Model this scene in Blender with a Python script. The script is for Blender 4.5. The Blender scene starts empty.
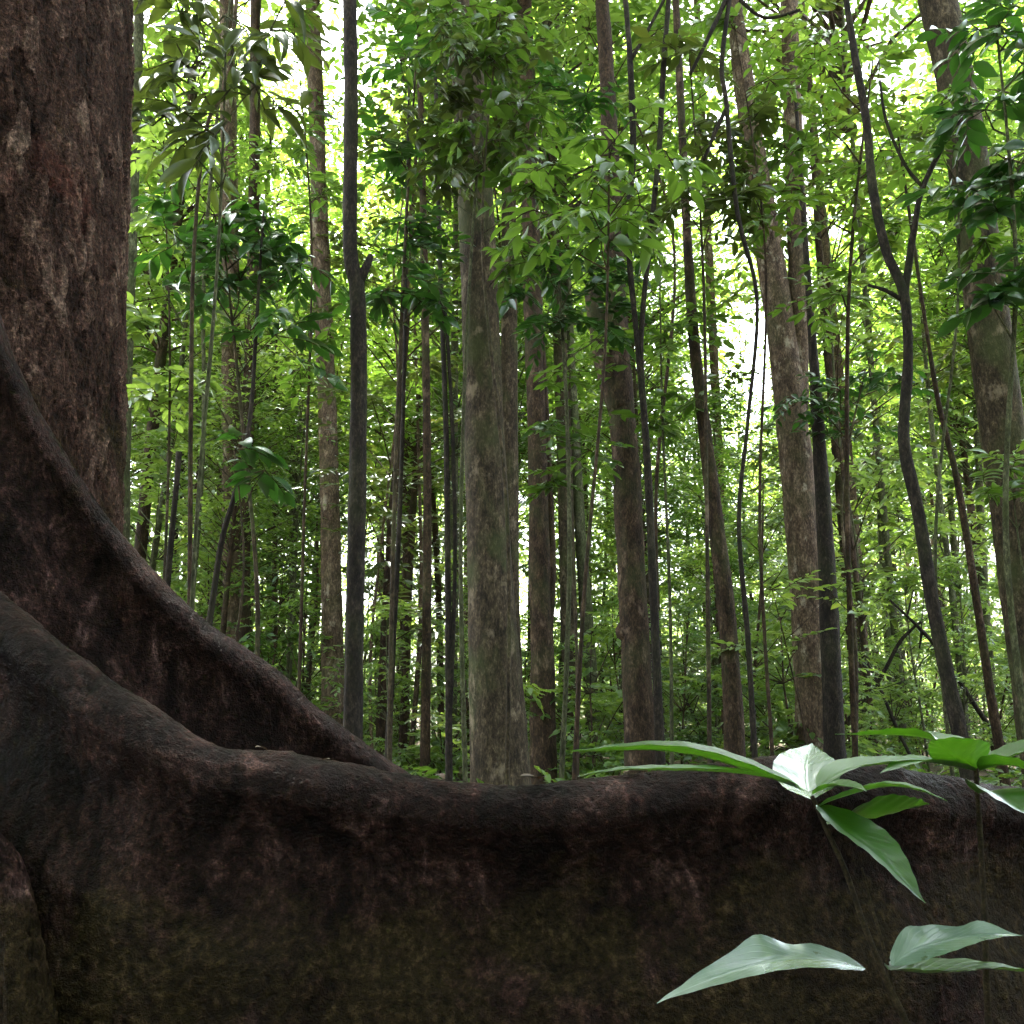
import bpy, math, random
import numpy as np
from mathutils import Vector, noise as mnoise

PI = math.pi
scene = bpy.context.scene
COL = scene.collection

# ------------------------------------------------------------------ camera
F = 983.0
PITCH = math.radians(11.0)
CAM = Vector((0.0, 0.0, 0.85))
FWD = Vector((0, math.cos(PITCH), math.sin(PITCH)))
UPV = Vector((0, -math.sin(PITCH), math.cos(PITCH)))
RGT = Vector((1, 0, 0))


def at(px, py, Y):
    """the point seen at photo position (px, py) whose distance ahead is Y metres"""
    d = FWD * F + RGT * (px - 512) + UPV * (512 - py)
    return CAM + d * (Y / d.y)


cam_d = bpy.data.cameras.new('camera')
cam = bpy.data.objects.new('camera', cam_d)
COL.objects.link(cam)
cam.location = CAM
cam.rotation_euler = (PI / 2 + PITCH, 0, 0)
cam_d.sensor_width = 36.0
cam_d.lens = 36.0 * F / 1024
cam_d.clip_start = 0.05
cam_d.clip_end = 2000
scene.camera = cam

# ------------------------------------------------------------------ world and sun
SUN_EL, SUN_AZ = 64.0, -28.0      # azimuth from +Y towards +X
w = bpy.data.worlds.new('World')
scene.world = w
w.use_nodes = True
nt = w.node_tree
bg = nt.nodes['Background']
sky = nt.nodes.new('ShaderNodeTexSky')
sky.sky_type = 'NISHITA'
sky.sun_disc = False
sky.sun_elevation = math.radians(SUN_EL)
sky.sun_rotation = math.radians(SUN_AZ)
sky.air_density = 1.0
sky.dust_density = 4.0
sky.ozone_density = 1.0
hs = nt.nodes.new('ShaderNodeHueSaturation')     # thin bright cloud: little blue left in the sky
hs.inputs['Saturation'].default_value = 0.42
nt.links.new(sky.outputs[0], hs.inputs['Color'])
nt.links.new(hs.outputs[0], bg.inputs[0])
bg.inputs[1].default_value = 0.15
sl = bpy.data.lights.new('sun', 'SUN')
sl.energy = 5.0
sl.angle = math.radians(6)
sl.color = (1.0, 0.95, 0.86)
so = bpy.data.objects.new('sun', sl)
COL.objects.link(so)
el, az = math.radians(SUN_EL), math.radians(SUN_AZ)
sdir = Vector((math.sin(az) * math.cos(el), math.cos(az) * math.cos(el), math.sin(el)))
so.rotation_euler = sdir.to_track_quat('Z', 'Y').to_euler()

vs = scene.view_settings
vs.view_transform = 'Standard'
vs.look = 'None'
vs.gamma = 1.0
vs.exposure = 3.5
scene.cycles.max_bounces = 5
scene.cycles.diffuse_bounces = 3
scene.cycles.glossy_bounces = 2
scene.cycles.transmission_bounces = 4
scene.cycles.transparent_max_bounces = 4
scene.cycles.use_denoising = True
scene.cycles.use_adaptive_sampling = True
scene.cycles.adaptive_threshold = 0.03


# ------------------------------------------------------------------ materials
def mat_new(name):
    m = bpy.data.materials.new(name)
    m.use_nodes = True
    m.node_tree.nodes.clear()
    return m, m.node_tree.nodes, m.node_tree.links


def N_(nodes, t, **kw):
    n = nodes.new(t)
    for k, v in kw.items():
        setattr(n, k, v)
    return n


def ramp(nodes, stops, interp='LINEAR'):
    r = nodes.new('ShaderNodeValToRGB')
    r.color_ramp.interpolation = interp
    e = r.color_ramp.elements
    while len(e) < len(stops):
        e.new(0.5)
    for i, (p, c) in enumerate(stops):
        e[i].position = p
        e[i].color = (*c, 1) if len(c) == 3 else c
    return r


def mixc(nodes, links, fac, a, b, mode='MIX'):
    m = nodes.new('ShaderNodeMix')
    m.data_type = 'RGBA'
    m.blend_type = mode
    for sock, v in ((m.inputs[0], fac), (m.inputs[6], a), (m.inputs[7], b)):
        if hasattr(v, 'links'):
            links.new(v, sock)
        elif isinstance(v, (int, float)):
            sock.default_value = v
        else:
            sock.default_value = (*v, 1)
    return m.outputs[2]


def tex_noise(nodes, links, vec, scale, detail=4, rough=0.6, dist=0.0):
    n = nodes.new('ShaderNodeTexNoise')
    n.inputs['Scale'].default_value = scale
    n.inputs['Detail'].default_value = detail
    n.inputs['Roughness'].default_value = rough
    n.inputs['Distortion'].default_value = dist
    links.new(vec, n.inputs['Vector'])
    return n.outputs['Fac']


def coords(nodes, links, scale=(1, 1, 1)):
    tc = nodes.new('ShaderNodeTexCoord')
    mp = nodes.new('ShaderNodeMapping')
    mp.inputs['Scale'].default_value = scale
    links.new(tc.outputs['Object'], mp.inputs['Vector'])
    return mp.outputs['Vector']


def sheen(n, l, gloss):
    """mirror share of a waxy blade, the same on both of its faces"""
    lw = n.new('ShaderNodeLayerWeight')
    lw.inputs[0].default_value = .5
    pw = N_(n, 'ShaderNodeMath', operation='POWER')
    l.new(lw.outputs['Facing'], pw.inputs[0])
    pw.inputs[1].default_value = 4.0
    fm = N_(n, 'ShaderNodeMath', operation='MULTIPLY_ADD', use_clamp=True)
    l.new(pw.outputs[0], fm.inputs[0])
    fm.inputs[1].default_value = .85 * gloss
    fm.inputs[2].default_value = .045 * gloss
    return fm


def leaf_material(name, dark, light, trans, gloss=0.5, rough=0.38, tmix=0.45):
    """thin leaf: reflecting front, light passing through, waxy sheen; tint differs leaf by leaf"""
    m, n, l = mat_new(name)
    at_ = N_(n, 'ShaderNodeAttribute', attribute_name='tint')
    oi = n.new('ShaderNodeObjectInfo')
    add = N_(n, 'ShaderNodeMath', operation='MULTIPLY_ADD')
    l.new(oi.outputs['Random'], add.inputs[0])
    add.inputs[1].default_value = 0.35
    l.new(at_.outputs['Fac'], add.inputs[2])
    sub = N_(n, 'ShaderNodeMath', operation='SUBTRACT', use_clamp=True)
    l.new(add.outputs[0], sub.inputs[0])
    sub.inputs[1].default_value = 0.17
    r1 = ramp(n, [(0.0, dark), (0.8, light), (1.0, tuple(min(1, c * 1.25) for c in light))])
    l.new(sub.outputs[0], r1.inputs[0])
    r2 = ramp(n, [(0.0, tuple(c * 0.6 for c in trans)), (0.8, trans), (1.0, (trans[0] * 1.35, trans[1] * 1.1, trans[2]))])
    l.new(sub.outputs[0], r2.inputs[0])
    d = n.new('ShaderNodeBsdfDiffuse')
    t = n.new('ShaderNodeBsdfTranslucent')
    g = n.new('ShaderNodeBsdfGlossy')
    l.new(r1.outputs[0], d.inputs[0])
    l.new(r2.outputs[0], t.inputs[0])
    g.inputs['Roughness'].default_value = rough
    g.inputs[0].default_value = (0.9, 0.95, 1.0, 1)
    mx = n.new('ShaderNodeMixShader')
    mx.inputs[0].default_value = tmix
    l.new(d.outputs[0], mx.inputs[1])
    l.new(t.outputs[0], mx.inputs[2])
    fm = sheen(n, l, gloss)
    ms = n.new('ShaderNodeMixShader')
    l.new(fm.outputs[0], ms.inputs[0])
    l.new(mx.outputs[0], ms.inputs[1])
    l.new(g.outputs[0], ms.inputs[2])
    o = n.new('ShaderNodeOutputMaterial')
    l.new(ms.outputs[0], o.inputs[0])
    return m


LEAF = {
    'dark': leaf_material('leaf_dark', (0.008, 0.034, 0.009), (0.032, 0.092, 0.020), (0.06, 0.18, 0.016), 0.9, 0.30, 0.42),
    'mid': leaf_material('leaf_green', (0.018, 0.056, 0.012), (0.070, 0.150, 0.030), (0.20, 0.36, 0.035), 0.7, 0.33, 0.5),
    'bright': leaf_material('leaf_fresh', (0.030, 0.080, 0.018), (0.105, 0.195, 0.050), (0.33, 0.50, 0.070), 0.6, 0.35, 0.55),
    'olive': leaf_material('leaf_olive', (0.024, 0.042, 0.012), (0.070, 0.100, 0.026), (0.14, 0.20, 0.025), 0.8, 0.33, 0.42),
    'far': leaf_material('leaf_far', (0.030, 0.074, 0.022), (0.115, 0.200, 0.062), (0.34, 0.50, 0.085), 0.6, 0.38, 0.55),
}


def bark_material(name, c_dark, c_mid, c_light, moss=0.3, lichen=0.3, zs=0.42, sc=19, bump=0.6):
    m, n, l = mat_new(name)
    v = coords(n, l, (1, 1, zs))
    v1 = coords(n, l, (1, 1, 0.6))
    f1 = tex_noise(n, l, v, sc, 6, 0.7, 0.4)
    f2 = tex_noise(n, l, v, sc * 4.5, 4, 0.7)
    f3 = tex_noise(n, l, v1, 3.2, 3, 0.6)
    f4 = tex_noise(n, l, v1, 7.0, 5, 0.7)
    r = ramp(n, [(0.30, c_dark), (0.5, c_mid), (0.70, c_light)])
    l.new(f1, r.inputs[0])
    r2 = ramp(n, [(0.36, (0.12, 0.11, 0.10)), (0.52, (0.62, 0.595, 0.54)), (0.66, (1.6, 1.52, 1.40))])
    l.new(f2, r2.inputs[0])
    c = mixc(n, l, 0.75, r.outputs[0], r2.outputs[0], 'MULTIPLY')
    mr = ramp(n, [(0.50, (0, 0, 0)), (0.66, (moss, moss, moss))])
    l.new(f3, mr.inputs[0])
    c = mixc(n, l, mr.outputs[0], c, (0.055, 0.075, 0.022))
    lr = ramp(n, [(0.58, (0, 0, 0)), (0.68, (lichen, lichen, lichen))])
    l.new(f4, lr.inputs[0])
    c = mixc(n, l, lr.outputs[0], c, tuple(min(0.5, x * 2.0 + 0.03) for x in c_light))
    p = n.new('ShaderNodeBsdfPrincipled')
    l.new(c, p.inputs['Base Color'])
    p.inputs['Roughness'].default_value = 0.85
    p.inputs['Specular IOR Level'].default_value = 0.25
    b = n.new('ShaderNodeBump')
    b.inputs['Strength'].default_value = bump
    b.inputs['Distance'].default_value = 0.02
    s = N_(n, 'ShaderNodeMath', operation='ADD')
    l.new(f1, s.inputs[0])
    l.new(f2, s.inputs[1])
    l.new(s.outputs[0], b.inputs['Height'])
    l.new(b.outputs[0], p.inputs['Normal'])
    o = n.new('ShaderNodeOutputMaterial')
    l.new(p.outputs[0], o.inputs[0])
    return m


BARK = {
    'grey': bark_material('bark_grey', (0.012, 0.009, 0.006), (0.062, 0.046, 0.029), (0.150, 0.118, 0.080), 0.55, 0.5),
    'pale': bark_material('bark_pale', (0.036, 0.023, 0.015), (0.125, 0.088, 0.060), (0.27, 0.21, 0.155), 0.3, 0.6),
    'brown': bark_material('bark_brown', (0.010, 0.006, 0.004), (0.050, 0.031, 0.019), (0.12, 0.080, 0.052), 0.35, 0.45),
    'dark': bark_material('bark_dark', (0.008, 0.006, 0.006), (0.026, 0.020, 0.017), (0.070, 0.055, 0.044), 0.2, 0.15),
    'green': bark_material('bark_green', (0.030, 0.034, 0.016), (0.085, 0.092, 0.048), (0.17, 0.18, 0.11), 0.6, 0.3),
}


def ground_material():
    m, n, l = mat_new('forest_floor')
    v = coords(n, l)
    f1 = tex_noise(n, l, v, 9, 8, 0.75)
    f2 = tex_noise(n, l, v, 0.7, 4, 0.6)
    r = ramp(n, [(0.3, (0.018, 0.012, 0.008)), (0.5, (0.065, 0.042, 0.024)), (0.7, (0.14, 0.095, 0.055))])
    l.new(f1, r.inputs[0])
    g = ramp(n, [(0.5, (0, 0, 0)), (0.7, (0.6, 0.6, 0.6))])
    l.new(f2, g.inputs[0])
    c = mixc(n, l, g.outputs[0], r.outputs[0], (0.03, 0.055, 0.014))
    p = n.new('ShaderNodeBsdfPrincipled')
    l.new(c, p.inputs['Base Color'])
    p.inputs['Roughness'].default_value = 0.9
    b = n.new('ShaderNodeBump')
    b.inputs['Strength'].default_value = 0.8
    b.inputs['Distance'].default_value = 0.05
    l.new(f1, b.inputs['Height'])
    l.new(b.outputs[0], p.inputs['Normal'])
    o = n.new('ShaderNodeOutputMaterial')
    l.new(p.outputs[0], o.inputs[0])
    return m


# ------------------------------------------------------------------ mesh helpers
class MB:
    def __init__(self):
        self.v, self.f, self.tint = [], [], []
        self.n = 0

    def add(self, verts, faces, tint=None):
        verts = np.asarray(verts, dtype=np.float64).reshape(-1, 3)
        self.v.append(verts)
        fs = [tuple(i + self.n for i in f) for f in faces]
        self.f += fs
        self.tint += ([0.5] * len(fs)) if tint is None else list(tint)
        self.n += len(verts)

    def tube(self, pts, rads, seg=8, rough=0.0, seed=0.0, cap=True, freq=6.0):
        pts = [Vector(p) for p in pts]
        n = len(pts)
        ref = None
        out = []
        for i, p in enumerate(pts):
            t = (pts[min(i + 1, n - 1)] - pts[max(i - 1, 0)])
            t = t.normalized() if t.length > 1e-9 else Vector((0, 0, 1))
            if ref is None:
                ref = Vector((1, 0, 0)) if abs(t.x) < 0.9 else Vector((0, 1, 0))
            a = (ref - t * ref.dot(t)).normalized()
            ref = a
            b = t.cross(a)
            for k in range(seg):
                an = 2 * PI * k / seg
                d = a * math.cos(an) + b * math.sin(an)
                r = rads[i]
                if rough:
                    q = p + d * r
                    r *= 1 + rough * mnoise.noise(Vector((q.x * freq + seed, q.y * freq, q.z * freq * 0.35))) \
                        + rough * 0.6 * mnoise.noise(Vector((q.x * freq * 2.7, q.y * freq * 2.7 + seed, q.z * freq)))
                out.append(p + d * r)
        fs = []
        for i in range(n - 1):
            for k in range(seg):
                k2 = (k + 1) % seg
                fs.append((i * seg + k, i * seg + k2, (i + 1) * seg + k2, (i + 1) * seg + k))
        if cap:
            fs.append(tuple(range(seg))[::-1])
            fs.append(tuple((n - 1) * seg + k for k in range(seg)))
        self.add([tuple(q) for q in out], fs)

    def mesh(self, name, mat, smooth=True):
        me = bpy.data.meshes.new(name)
        V = np.concatenate(self.v) if self.v else np.zeros((0, 3))
        me.from_pydata(V.tolist(), [], self.f)
        at_ = me.attributes.new('tint', 'FLOAT', 'FACE')
        at_.data.foreach_set('value', np.asarray(self.tint, dtype=np.float32))
        if smooth:
            me.polygons.foreach_set('use_smooth', np.ones(len(me.polygons), dtype=bool))
        me.materials.append(mat)
        me.update()
        return me


def link(name, me, parent=None, loc=None):
    o = bpy.data.objects.new(name, me)
    COL.objects.link(o)
    if parent is not None:
        o.parent = parent
    if loc is not None:
        o.location = loc
    return o


def thing(name, label, cat, loc=(0, 0, 0), group=None):
    o = bpy.data.objects.new(name, None)
    COL.objects.link(o)
    o.empty_display_size = 0.2
    o.location = loc
    o['label'] = label
    o['category'] = cat
    if group:
        o['group'] = group
    return o


def tag(o, label, cat, group=None, kind=None):
    if label:
        o['label'] = label
    if cat:
        o['category'] = cat
    if group:
        o['group'] = group
    if kind:
        o['kind'] = kind


# leaf outlines: (along, across, out) with faces
LOW_V = np.array([(0, 0, 0), (.32, .46, .07), (.68, .40, .03), (1, 0, -.10), (.68, -.40, .03), (.32, -.46, .07)])
LOW_F = [(0, 3, 2, 1), (0, 5, 4, 3)]
_ts = [0, .10, .28, .48, .68, .86, 1.0]
_ws = [0, .22, .44, .50, .42, .20, 0]
hv, hf = [], []
for t, ww in zip(_ts, _ws):
    z = -.30 * t * t + .05 * t
    hv += [(t, 0, z), (t, ww, z + .16 * ww), (t, -ww, z + .16 * ww)]
for i in range(6):
    a, b = 3 * i, 3 * i + 3
    hf += [(a, b, b + 1, a + 1), (a, a + 2, b + 2, b)]
HI_V, HI_F = np.array(hv, dtype=float), hf


def put_leaves(mb, P, D, NN, L, W, tint, hi=False):
    TV, TF = (HI_V, HI_F) if hi else (LOW_V, LOW_F)
    P, D, NN = np.asarray(P), np.asarray(D), np.asarray(NN)
    L, W = np.asarray(L), np.asarray(W)
    D = D / (np.linalg.norm(D, axis=1, keepdims=True) + 1e-9)
    S = np.cross(D, NN)
    S /= (np.linalg.norm(S, axis=1, keepdims=True) + 1e-9)
    NN = np.cross(S, D)
    V = (P[:, None, :] + TV[None, :, 0:1] * L[:, None, None] * D[:, None, :]
         + TV[None, :, 1:2] * W[:, None, None] * S[:, None, :]
         + TV[None, :, 2:3] * L[:, None, None] * NN[:, None, :])
    m = len(TV)
    n = len(P)
    base = mb.n
    mb.v.append(V.reshape(-1, 3))
    for f in range(0):
        pass
    TFa = np.array(TF)
    F_ = (TFa[None] + (np.arange(n) * m)[:, None, None] + base).reshape(-1, TFa.shape[1])
    mb.f += [tuple(x) for x in F_.tolist()]
    mb.tint += np.repeat(np.asarray(tint), len(TF)).tolist()
    mb.n += n * m


def sprays(leaf_mb, twig_mb, rng, centre, rad, n, leaf_len, aspect=0.42, per=9, droop=0.25, flat=0.45, hi=False,
           tint_mu=0.5, twig=True, up=0.1):
    """n leafy twigs growing out of a point: the leaves alternate along each twig"""
    P, D, NN, L, W, T = [], [], [], [], [], []
    centre = np.asarray(centre, dtype=float)
    for i in range(n):
        az_ = rng.uniform(0, 2 * PI)
        el_ = rng.normal(up, 0.5) * (1 - flat * 0.5)
        d = np.array([math.cos(az_) * math.cos(el_), math.sin(az_) * math.cos(el_), math.sin(el_)])
        s = centre + rng.normal(0, rad * 0.22, 3) * np.array([1, 1, 0.8])
        ln = rad * rng.uniform(0.55, 1.05)
        mu = np.clip(tint_mu + rng.normal(0, 0.16), 0, 1)
        prev = None
        side = np.cross(d, (0, 0, 1.0))
        side /= np.linalg.norm(side) + 1e-9
        pts = []
        for j in range(per):
            t = (j + 0.6) / per
            q = s + d * ln * t + np.array([0, 0, -droop * ln * t * t])
            sg = 1 if j % 2 else -1
            ld = d * rng.uniform(0.4, 0.8) + side * sg * rng.uniform(0.5, 1.0) + np.array([0, 0, -droop * rng.uniform(0.2, 1.6)])
            if j == per - 1:
                ld = d + np.array([0, 0, -droop])
            P.append(q)
            D.append(ld)
            NN.append(np.array([0, 0, 1.0]) + rng.normal(0, 0.38, 3))
            lf = leaf_len * rng.uniform(0.6, 1.2)
            L.append(lf)
            W.append(lf * aspect * rng.uniform(0.85, 1.15))
            T.append(np.clip(mu + rng.normal(0, 0.13), 0, 1))
        if twig and twig_mb is not None:
            tip = s + d * ln + np.array([0, 0, -droop * ln])
            mid = s + d * ln * .5 + np.array([0, 0, -droop * ln * .25])
            r = max(0.0025, leaf_len * 0.02)
            twig_mb.tube([tuple(centre), tuple(s * .7 + mid * .3), tuple(mid), tuple(tip)], [r * 1.4, r * 1.2, r, r * .5], 3, cap=False)
    put_leaves(leaf_mb, P, D, NN, L, W, T, hi)


def smooth_path(pts, rads, step):
    """Catmull-Rom through points, about one ring per step metres"""
    pts = [np.asarray(p, dtype=float) for p in pts]
    P, R = [], []
    n = len(pts)
    for i in range(n - 1):
        p0, p1, p2, p3 = pts[max(i - 1, 0)], pts[i], pts[i + 1], pts[min(i + 2, n - 1)]
        k = max(1, int(np.linalg.norm(p2 - p1) / step))
        for j in range(k):
            t = j / k
            P.append(tuple(0.5 * ((2 * p1) + (-p0 + p2) * t + (2 * p0 - 5 * p1 + 4 * p2 - p3) * t * t + (-p0 + 3 * p1 - 3 * p2 + p3) * t ** 3)))
            R.append(rads[i] * (1 - t) + rads[i + 1] * t)
    P.append(tuple(pts[-1]))
    R.append(rads[-1])
    return P, R


def nearest_on(path, z):
    i = min(range(len(path)), key=lambda k: abs(path[k][2] - z))
    return np.asarray(path[i])


# ------------------------------------------------------------------ ground
def ground_z(x, y):
    return 0.10 * mnoise.noise(Vector((x * 0.16, y * 0.16, 3.1))) + 0.04 * mnoise.noise(Vector((x * 0.7, y * 0.7, 1.0)))


gm = MB()
gx = np.concatenate([np.linspace(-400, -40, 14), np.linspace(-36, 36, 145), np.linspace(40, 400, 14)])
gy = np.concatenate([np.linspace(-400, -12, 14), np.linspace(-8, 64, 145), np.linspace(70, 400, 14)])
gv = [(x, y, ground_z(x, y)) for y in gy for x in gx]
nx = len(gx)
gf = [(j * nx + i, j * nx + i + 1, (j + 1) * nx + i + 1, (j + 1) * nx + i) for j in range(len(gy) - 1) for i in range(nx - 1)]
gm.add(gv, gf)
go = link('forest_floor', gm.mesh('forest_floor', ground_material()))
tag(go, None, None, kind='structure')

# ------------------------------------------------------------------ crown meshes shared by the tall trees
canopy_rng = np.random.default_rng(5)


def canopy_mesh(seed, R=3.0, H=4.0, n=42, mat='mid', leaf=0.19):
    rng = np.random.default_rng(seed)
    lm, tm = MB(), MB()
    for i in range(n):
        a = rng.uniform(0, 2 * PI)
        z = rng.uniform(0, 1)
        r = R * math.sqrt(rng.uniform(0.05, 1)) * math.sin(PI * (0.18 + 0.72 * z))
        c = (r * math.cos(a), r * math.sin(a), z * H)
        sprays(lm, None, rng, c, R * 0.34, 9, leaf, per=9, tint_mu=rng.uniform(.3, .7), twig=False)
        tm.tube([(0, 0, c[2] - r * .8 - .3), (c[0] * .5, c[1] * .5, c[2] - r * .25), c], [.05, .035, .015], 5, cap=False)
    return lm.mesh('canopy_crown', LEAF[mat]), tm.mesh('canopy_limbs', BARK['brown'])


CANOPY = [canopy_mesh(11, 3.0, 4.0, 40, 'mid'), canopy_mesh(12, 2.6, 5.0, 38, 'bright'), canopy_mesh(13, 3.4, 3.6, 44, 'mid')]


# ------------------------------------------------------------------ trees one can tell apart: trunk drawn where it stands
def placed_trunk(px_pts, Y, top=None):
    """3D path and radii of a trunk from photo positions (x, y, width), carried down to the ground and up to top metres"""
    pts, rad = [], []
    for (x, y, ww) in px_pts[::-1]:
        p = at(x, y, Y)
        dist = (p - CAM).length
        pts.append(np.array(p))
        rad.append(max(0.004, ww * dist / F / 2 * 0.90))
    d = pts[0] - pts[1]
    p = pts[0]
    if p[2] > 0.05:
        s = -(p[2] + 0.15) / min(d[2], -1e-3)
        q = p + d * s
        q[:2] = p[:2] + np.clip((q - p)[:2], -.25, .25)
        pts.insert(0, q)
        rad.insert(0, rad[0] * 1.25)
    if top and pts[-1][2] < top:
        d = pts[-1] - pts[-2]
        d = d / np.linalg.norm(d)
        d[:2] *= .8
        h = top - pts[-1][2]
        r0 = rad[-1]
        pts.append(pts[-1] + d * h * .5)
        rad.append(r0 * .8)
        pts.append(pts[-1] + d * h * .5)
        rad.append(r0 * .5)
    return pts, rad


tree_no = 0


def placed_tree(label, px_pts, Y, bark, top=13, seg=14, extra=(), crown=True, knobs=(), name='forest_tree', group=None, rough=0.10, clumps=(), leafmat='mid', leaf=.12):
    """extra: further stems of the same tree (points, radius kept in px); clumps: leafy twigs on this tree (x, y, radius px, n)"""
    global tree_no
    tree_no += 1
    rng = np.random.default_rng(1000 + tree_no)
    pts, rad = placed_trunk(px_pts, Y, top)
    base = np.array([pts[0][0], pts[0][1], ground_z(pts[0][0], pts[0][1])])
    t = thing(name, label, 'tree', tuple(base), group)
    mb = MB()
    big = max(rad)
    P, R = smooth_path([p - base for p in pts], rad, max(.05, big * .5))
    # flare at the foot
    R = [r * (1 + 0.18 * math.exp(-max(0, p[2]) / (big * 2.2 + .05))) for p, r in zip(P, R)]
    mb.tube(P, R, seg, rough, tree_no * 7.3, freq=min(9, .9 / big))
    for ex in extra:
        ep, er = [], []
        for (x, y, ww) in ex:
            q = at(x, y, Y)
            ep.append(np.array(q) - base)
            er.append(ww * (q - CAM).length / F / 2)
        P2, R2 = smooth_path(ep, er, max(.05, max(er) * .6))
        mb.tube(P2, R2, max(6, seg - 4), rough, tree_no * 3.1, freq=min(9, .9 / max(er)))
    for (x, y, ww) in knobs:
        q = np.array(at(x, y, Y)) - base
        r = ww * Y / F / 2
        mb.tube([q + np.array([-r * .9, 0, -.1 * r]), q + np.array([-r * .5, 0, 0]), q, q + np.array([r * .6, 0, .1 * r])],
                [r * .35, r * .8, r, r * .6], 10, .25, 3.0, freq=2 / r)
    link('trunk', mb.mesh('trunk', BARK[bark]), t)
    if clumps:
        lm, tm = MB(), MB()
        for (x, y, rp, n) in clumps:
            c = np.array(at(x, y, Y + rng.uniform(-.4, .1))) - base
            s = nearest_on(P, c[2] - rp * Y / F * .6)
            tm.tube([tuple(s), tuple(s * .5 + c * .5 + np.array([0, 0, .06])), tuple(c)], [.014, .010, .006], 5, cap=False)
            sprays(lm, tm, rng, c, rp * Y / F, n, leaf, per=8, tint_mu=rng.uniform(.35, .65))
        link('foliage', lm.mesh('foliage', LEAF[leafmat]), t)
        link('branches', tm.mesh('branches', BARK['brown']), t)
    if crown:
        cm, lm = CANOPY[tree_no % 3]
        c = link('crown', cm, t, tuple(np.asarray(P[-1]) + np.array([0, 0, -2.2])))
        c.rotation_euler = (0, 0, rng.uniform(0, 6))
        c.scale = (.8, .8, .8)
        li = link('limbs', lm, t, tuple(np.asarray(P[-1]) + np.array([0, 0, -2.2])))
        li.rotation_euler = c.rotation_euler
        li.scale = c.scale
    return t


placed_tree('thick grey-brown straight trunk at the centre, lower end behind the dip of the root',
            [(455, -60, 28), (466, 60, 32), (474, 180, 37), (480, 300, 40), (484, 420, 44), (489, 550, 50), (494, 660, 56), (501, 785, 64)], 6.0, 'grey', 12, 22, rough=.06)
placed_tree('slim blackish trunk with a kink halfway up, beside the pale brown trunk',
            [(349, -40, 13), (351, 90, 14), (350, 200, 15), (351, 260, 16), (358, 300, 17), (358, 450, 19), (355, 600, 20), (353, 725, 21)], 5.0, 'dark', 11, 14,
            extra=[[(357, 285, 12), (366, 268, 9), (371, 255, 6)]])
placed_tree('pale brown slender trunk just left of the blackish kinked trunk',
            [(312, -30, 14), (316, 100, 16), (321, 250, 18), (327, 400, 20), (331, 550, 22), (333, 695, 25)], 9.5, 'pale', 15, 14)
placed_tree('pale grey trunk rising behind the rear root slope, clump of dark leaves across its top',
            [(226, -20, 14), (229, 150, 17), (231, 330, 20), (233, 480, 23), (236, 660, 27)], 10.5, 'pale', 15, 12)
placed_tree('dark thin trunk pressed close to the right of the pale grey trunk',
            [(256, -20, 10), (254, 200, 12), (250, 380, 13), (246, 500, 11), (244, 640, 12)], 10.2, 'brown', 13, 10)
placed_tree('greenish slim trunk half hidden by the edge of the huge trunk',
            [(140, -20, 9), (136, 120, 10), (131, 260, 11), (126, 400, 12), (123, 560, 13)], 7.0, 'green', 12, 10)
placed_tree('dark reddish brown trunk standing right behind the thick central trunk',
            [(524, -20, 14), (529, 150, 17), (533, 300, 20), (537, 430, 22), (540, 560, 24), (542, 680, 27), (543, 785, 30)], 8.5, 'brown', 14, 14,
            extra=[[(548, 640, 9), (552, 560, 8), (546, 420, 7), (541, 330, 6)]])
placed_tree('dark forked trunk with a broken stub above and a black knob low down',
            [(600, -30, 13), (606, 60, 15), (611, 160, 18), (615, 280, 22), (620, 380, 28), (626, 470, 30), (631, 560, 30), (636, 660, 32), (642, 780, 35)], 7.5, 'brown', 14, 18,
            extra=[[(621, 410, 26), (608, 375, 22), (599, 330, 20), (594, 300, 17), (591, 285, 12)]], knobs=[(627, 632, 24)])
placed_tree('tall pale trunk joined by a second upright stem into one double bole',
            [(727, -60, 14), (738, 40, 17), (752, 140, 22), (766, 230, 27), (781, 330, 30), (793, 430, 33), (802, 530, 35), (810, 640, 36), (818, 780, 40)], 8.0, 'pale', 15, 18,
            extra=[[(787, -80, 14), (790, 40, 15), (794, 160, 17), (798, 260, 19), (799, 330, 20), (798, 410, 18)]])
placed_tree('blackish red trunk tight against the right side of the pale double trunk',
            [(806, 250, 6), (813, 350, 9), (819, 440, 14), (826, 550, 18), (831, 660, 20), (836, 785, 23)], 7.6, 'dark', 6, 14, crown=False)
placed_tree('dark leaning trunk between the forked trunk and the pale double trunk',
            [(682, 130, 8), (688, 250, 10), (694, 340, 12), (707, 450, 15), (718, 540, 18), (729, 640, 20), (735, 755, 22)], 7.0, 'brown', 14, 14)
placed_tree('big mottled trunk leaning left at the right edge, knotted at mid height',
            [(925, -70, 31), (944, 30, 33), (961, 110, 35), (974, 210, 37), (987, 310, 39), (1001, 420, 42), (1016, 520, 46), (1034, 640, 50), (1056, 770, 56)], 6.0, 'grey', 13, 20, rough=.08)
placed_tree('crooked thin dark sapling trunk forking into two near its top right',
            [(842, -30, 5), (854, 50, 7), (866, 120, 8), (873, 190, 9), (886, 250, 9), (904, 295, 10), (908, 360, 10), (904, 440, 12), (918, 510, 13), (934, 610, 14), (962, 745, 16)], 5.2, 'dark', 6.5, 10, crown=False,
            extra=[[(904, 298, 8), (914, 230, 6), (922, 190, 5), (942, 148, 4), (965, 110, 3)], [(924, 188, 4), (905, 165, 3), (886, 120, 3), (880, 80, 2)], [(902, 300, 5), (885, 290, 4), (868, 285, 3)]])
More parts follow.
